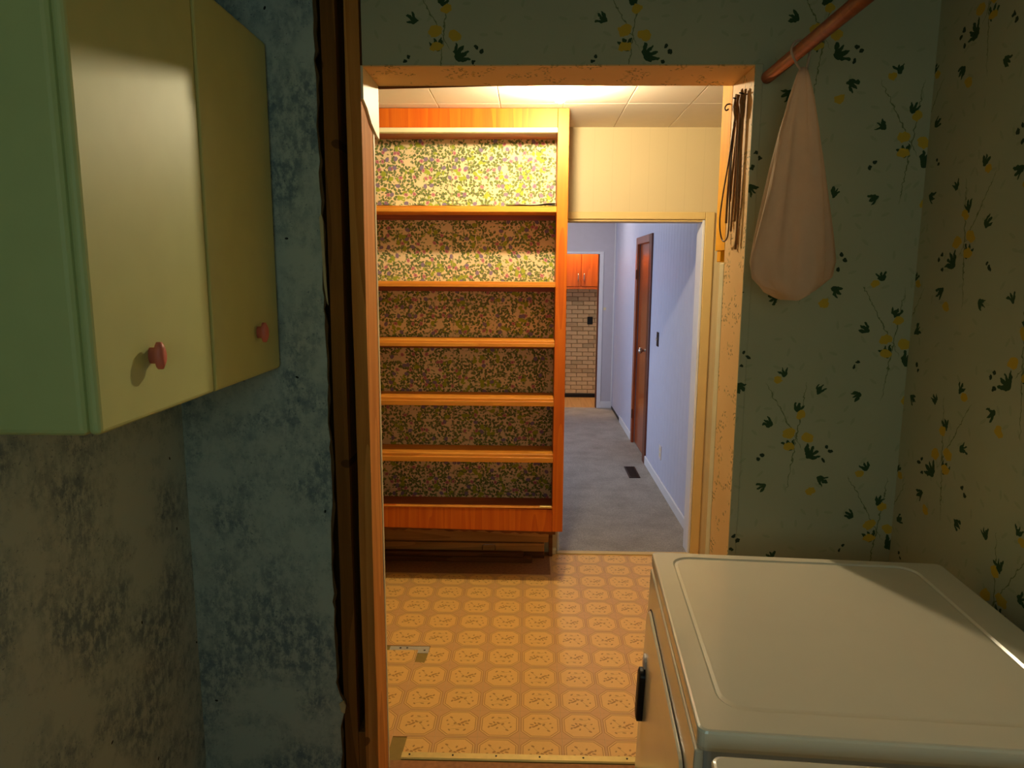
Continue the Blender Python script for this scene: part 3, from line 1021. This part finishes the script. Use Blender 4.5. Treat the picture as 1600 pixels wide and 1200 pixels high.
mk('bag', bm, 'cloth', cl, smooth=True)
bm = bmesh.new()
tube(bm, smoothpath([(.634, 1.74, 2.115), (.612, 1.735, 2.14), (.601, 1.735, 2.165), (.608, 1.735, 2.182), (.622, 1.735, 2.187), (.637, 1.735, 2.180), (.644, 1.735, 2.165), (.640, 1.738, 2.12)], 5), .003, 6)
mk('drawstring', bm, 'cloth', cl, smooth=True)

# ------------------------------------------------------------------ wall cabinet on the left
wc = thing('wall_cabinet', 'pale green enamel cabinet hung on the left wall above the scuffed blue paint', 'cabinet', (-.85, 1.55, 1.383))
mk('cabinet_body', bbox(-.998, -.722, 1.10, 1.945, 1.383, 2.25, .012, 3), 'cabinet', wc)
d = mk('cabinet_door', bbox(-.7215, -.700, 1.53, 1.943, 1.385, 2.248, .009, 3), 'cabinet', wc)
bm = bmesh.new()
loft(bm, [[(-.700 + q, 1.787 + r * math.cos(6.2832 * k / 14), 1.498 + 1.9 * r * math.sin(6.2832 * k / 14)) for k in range(14)]
          for q, r in ((-.002, .008), (.010, .008), (.014, .0135), (.022, .0135), (.027, .008))])
mk('handle', bm, 'coral', d, smooth=True)
d = mk('cabinet_door', bbox(-.7215, -.700, 1.102, 1.526, 1.385, 2.248, .009, 3), 'cabinet', wc)
bm = bmesh.new()
loft(bm, [[(-.700 + q, 1.27 + r * math.cos(6.2832 * k / 14), 1.498 + 1.9 * r * math.sin(6.2832 * k / 14)) for k in range(14)]
          for q, r in ((-.002, .008), (.010, .008), (.014, .0135), (.022, .0135), (.027, .008))])
mk('handle', bm, 'coral', d, smooth=True)


# ------------------------------------------------------------------ dryer and washer
def appliance(name, label, loc, rz, W, D, Hh, kind):
    t = thing(name, label, kind, loc, rz)
    L = dict(parent=t, local=True)
    bm = bmesh.new()
    loft(bm, [rrect(.010, D - .004, .006, W - .006, .018, z) for z in (.025, Hh - .038)])
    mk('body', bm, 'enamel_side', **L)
    bm = bmesh.new()
    r = .014
    g0, g1 = .043, .052
    loft(bm, [rrect(.002, D, 0, W, r, Hh - .035), rrect(.0, D + .002, -.002, W + .002, r, Hh - .028), rrect(.0, D + .002, -.002, W + .002, r, Hh - .005),
              rrect(.0015, D + .0005, -.0005, W + .0005, r, Hh - .0012), rrect(.005, D - .003, .003, W - .003, r, Hh),
              rrect(g0, D - g0 - .03, .055, W - .024, .045, Hh), rrect(g0 + .004, D - g0 - .034, .060, W - .028, .043, Hh - .0035), rrect(g0 + .010, D - g0 - .040, .07, W - .034, .040, Hh - .0025)])
    mk('top', bm, 'enamel', **L)
    bm = bmesh.new()

    LEAN = .036

    def fl(y0, y1, z0, z1, rr, xo):
        return [(xo - LEAN * (.93 - z), y, z) for y, z, _ in rrect(y0, y1, z0, z1, rr, 0)]

    def front():
        q = bbox(-.002, .012, .008, W - .008, .06, Hh - .040, .004, 2)
        for vv in q.verts:
            if vv.co.x < .008:
                vv.co.x -= LEAN * (.93 - vv.co.z)
        return q
    dy0, dy1, dz0, dz1 = (.055, W - .045, .10, Hh - .115)
    if kind == 'dryer':
        mk('front_panel', front(), 'enamel', **L)
        loft(bm, [fl(dy0 - .003, dy1 + .003, dz0 - .003, dz1 + .003, .05, -.0025), fl(dy0 - .003, dy1 + .003, dz0 - .003, dz1 + .003, .05, -.0035)])
        mk('door_gap', bm, 'brown_plate', **L)
        bm = bmesh.new()
        loft(bm, [fl(dy0, dy1, dz0, dz1, .05, .0), fl(dy0, dy1, dz0, dz1, .05, -.006), fl(dy0 + .003, dy1 - .003, dz0 + .003, dz1 - .003, .047, -.009), fl(dy0 + .08, dy1 - .08, dz0 + .08, dz1 - .08, .04, -.010)])
        d = mk('door', bm, 'enamel', parent=t, local=True, smooth=False)
        hy = W - .105
        bm = bmesh.new()
        loft(bm, [fl(hy - .022, hy + .022, .585, .717, .018, -.006), fl(hy - .022, hy + .022, .585, .717, .018, -.022), fl(hy - .017, hy + .017, .593, .709, .012, -.025)])
        mk('handle', bm, 'black', parent=d, local=True)
        bm = bmesh.new()
        loft(bm, [fl(hy - .016, hy + .016, .720, .752, .010, -.006), fl(hy - .016, hy + .016, .720, .752, .010, -.014), fl(hy - .010, hy + .010, .725, .747, .006, -.016)])
        mk('latch_cap', bm, 'white_plastic', parent=d, local=True)
    else:
        mk('front_panel', front(), 'enamel', **L)
        bm.free()
        bm = bmesh.new()
        loft(bm, [rrect(.055, .50, .07, W - .045, .05, Hh - .003), rrect(.055, .50, .07, W - .045, .05, Hh + .006), rrect(.062, .493, .077, W - .052, .045, Hh + .012)])
        lid = mk('lid', bm, 'enamel', **L)
        bm = bmesh.new()
        loft(bm, [rrect(.085, .47, .10, W - .06, .03, Hh + .0115), rrect(.085, .47, .10, W - .06, .03, Hh + .0135)])
        mk('lid_window', bm, 'glass_lid', parent=lid, local=True)
        mk('console', bbox(D - .10, D - .01, .01, W - .01, Hh + .0005, Hh + .13, .015, 3), 'enamel', **L)
    for x in (.06, D - .06):
        for y in (.06, W - .06):
            bm = bmesh.new()
            lathe(bm, [(.02, 0), (.02, .012), (.010, .014), (.010, .03)], (x, y, 0), 12)
            mk('foot', bm, 'black', **L)
    return t


appliance('clothes_dryer', 'off white clothes dryer with dark door handle standing before the right jamb', (.262, .972, 0), R(-4), .69, .68, .97, 'dryer')
appliance('washing_machine', 'off white washing machine with bluish lid window nearer than the dryer', (.218, .244, 0), R(-4), .67, .68, .972, 'washer')
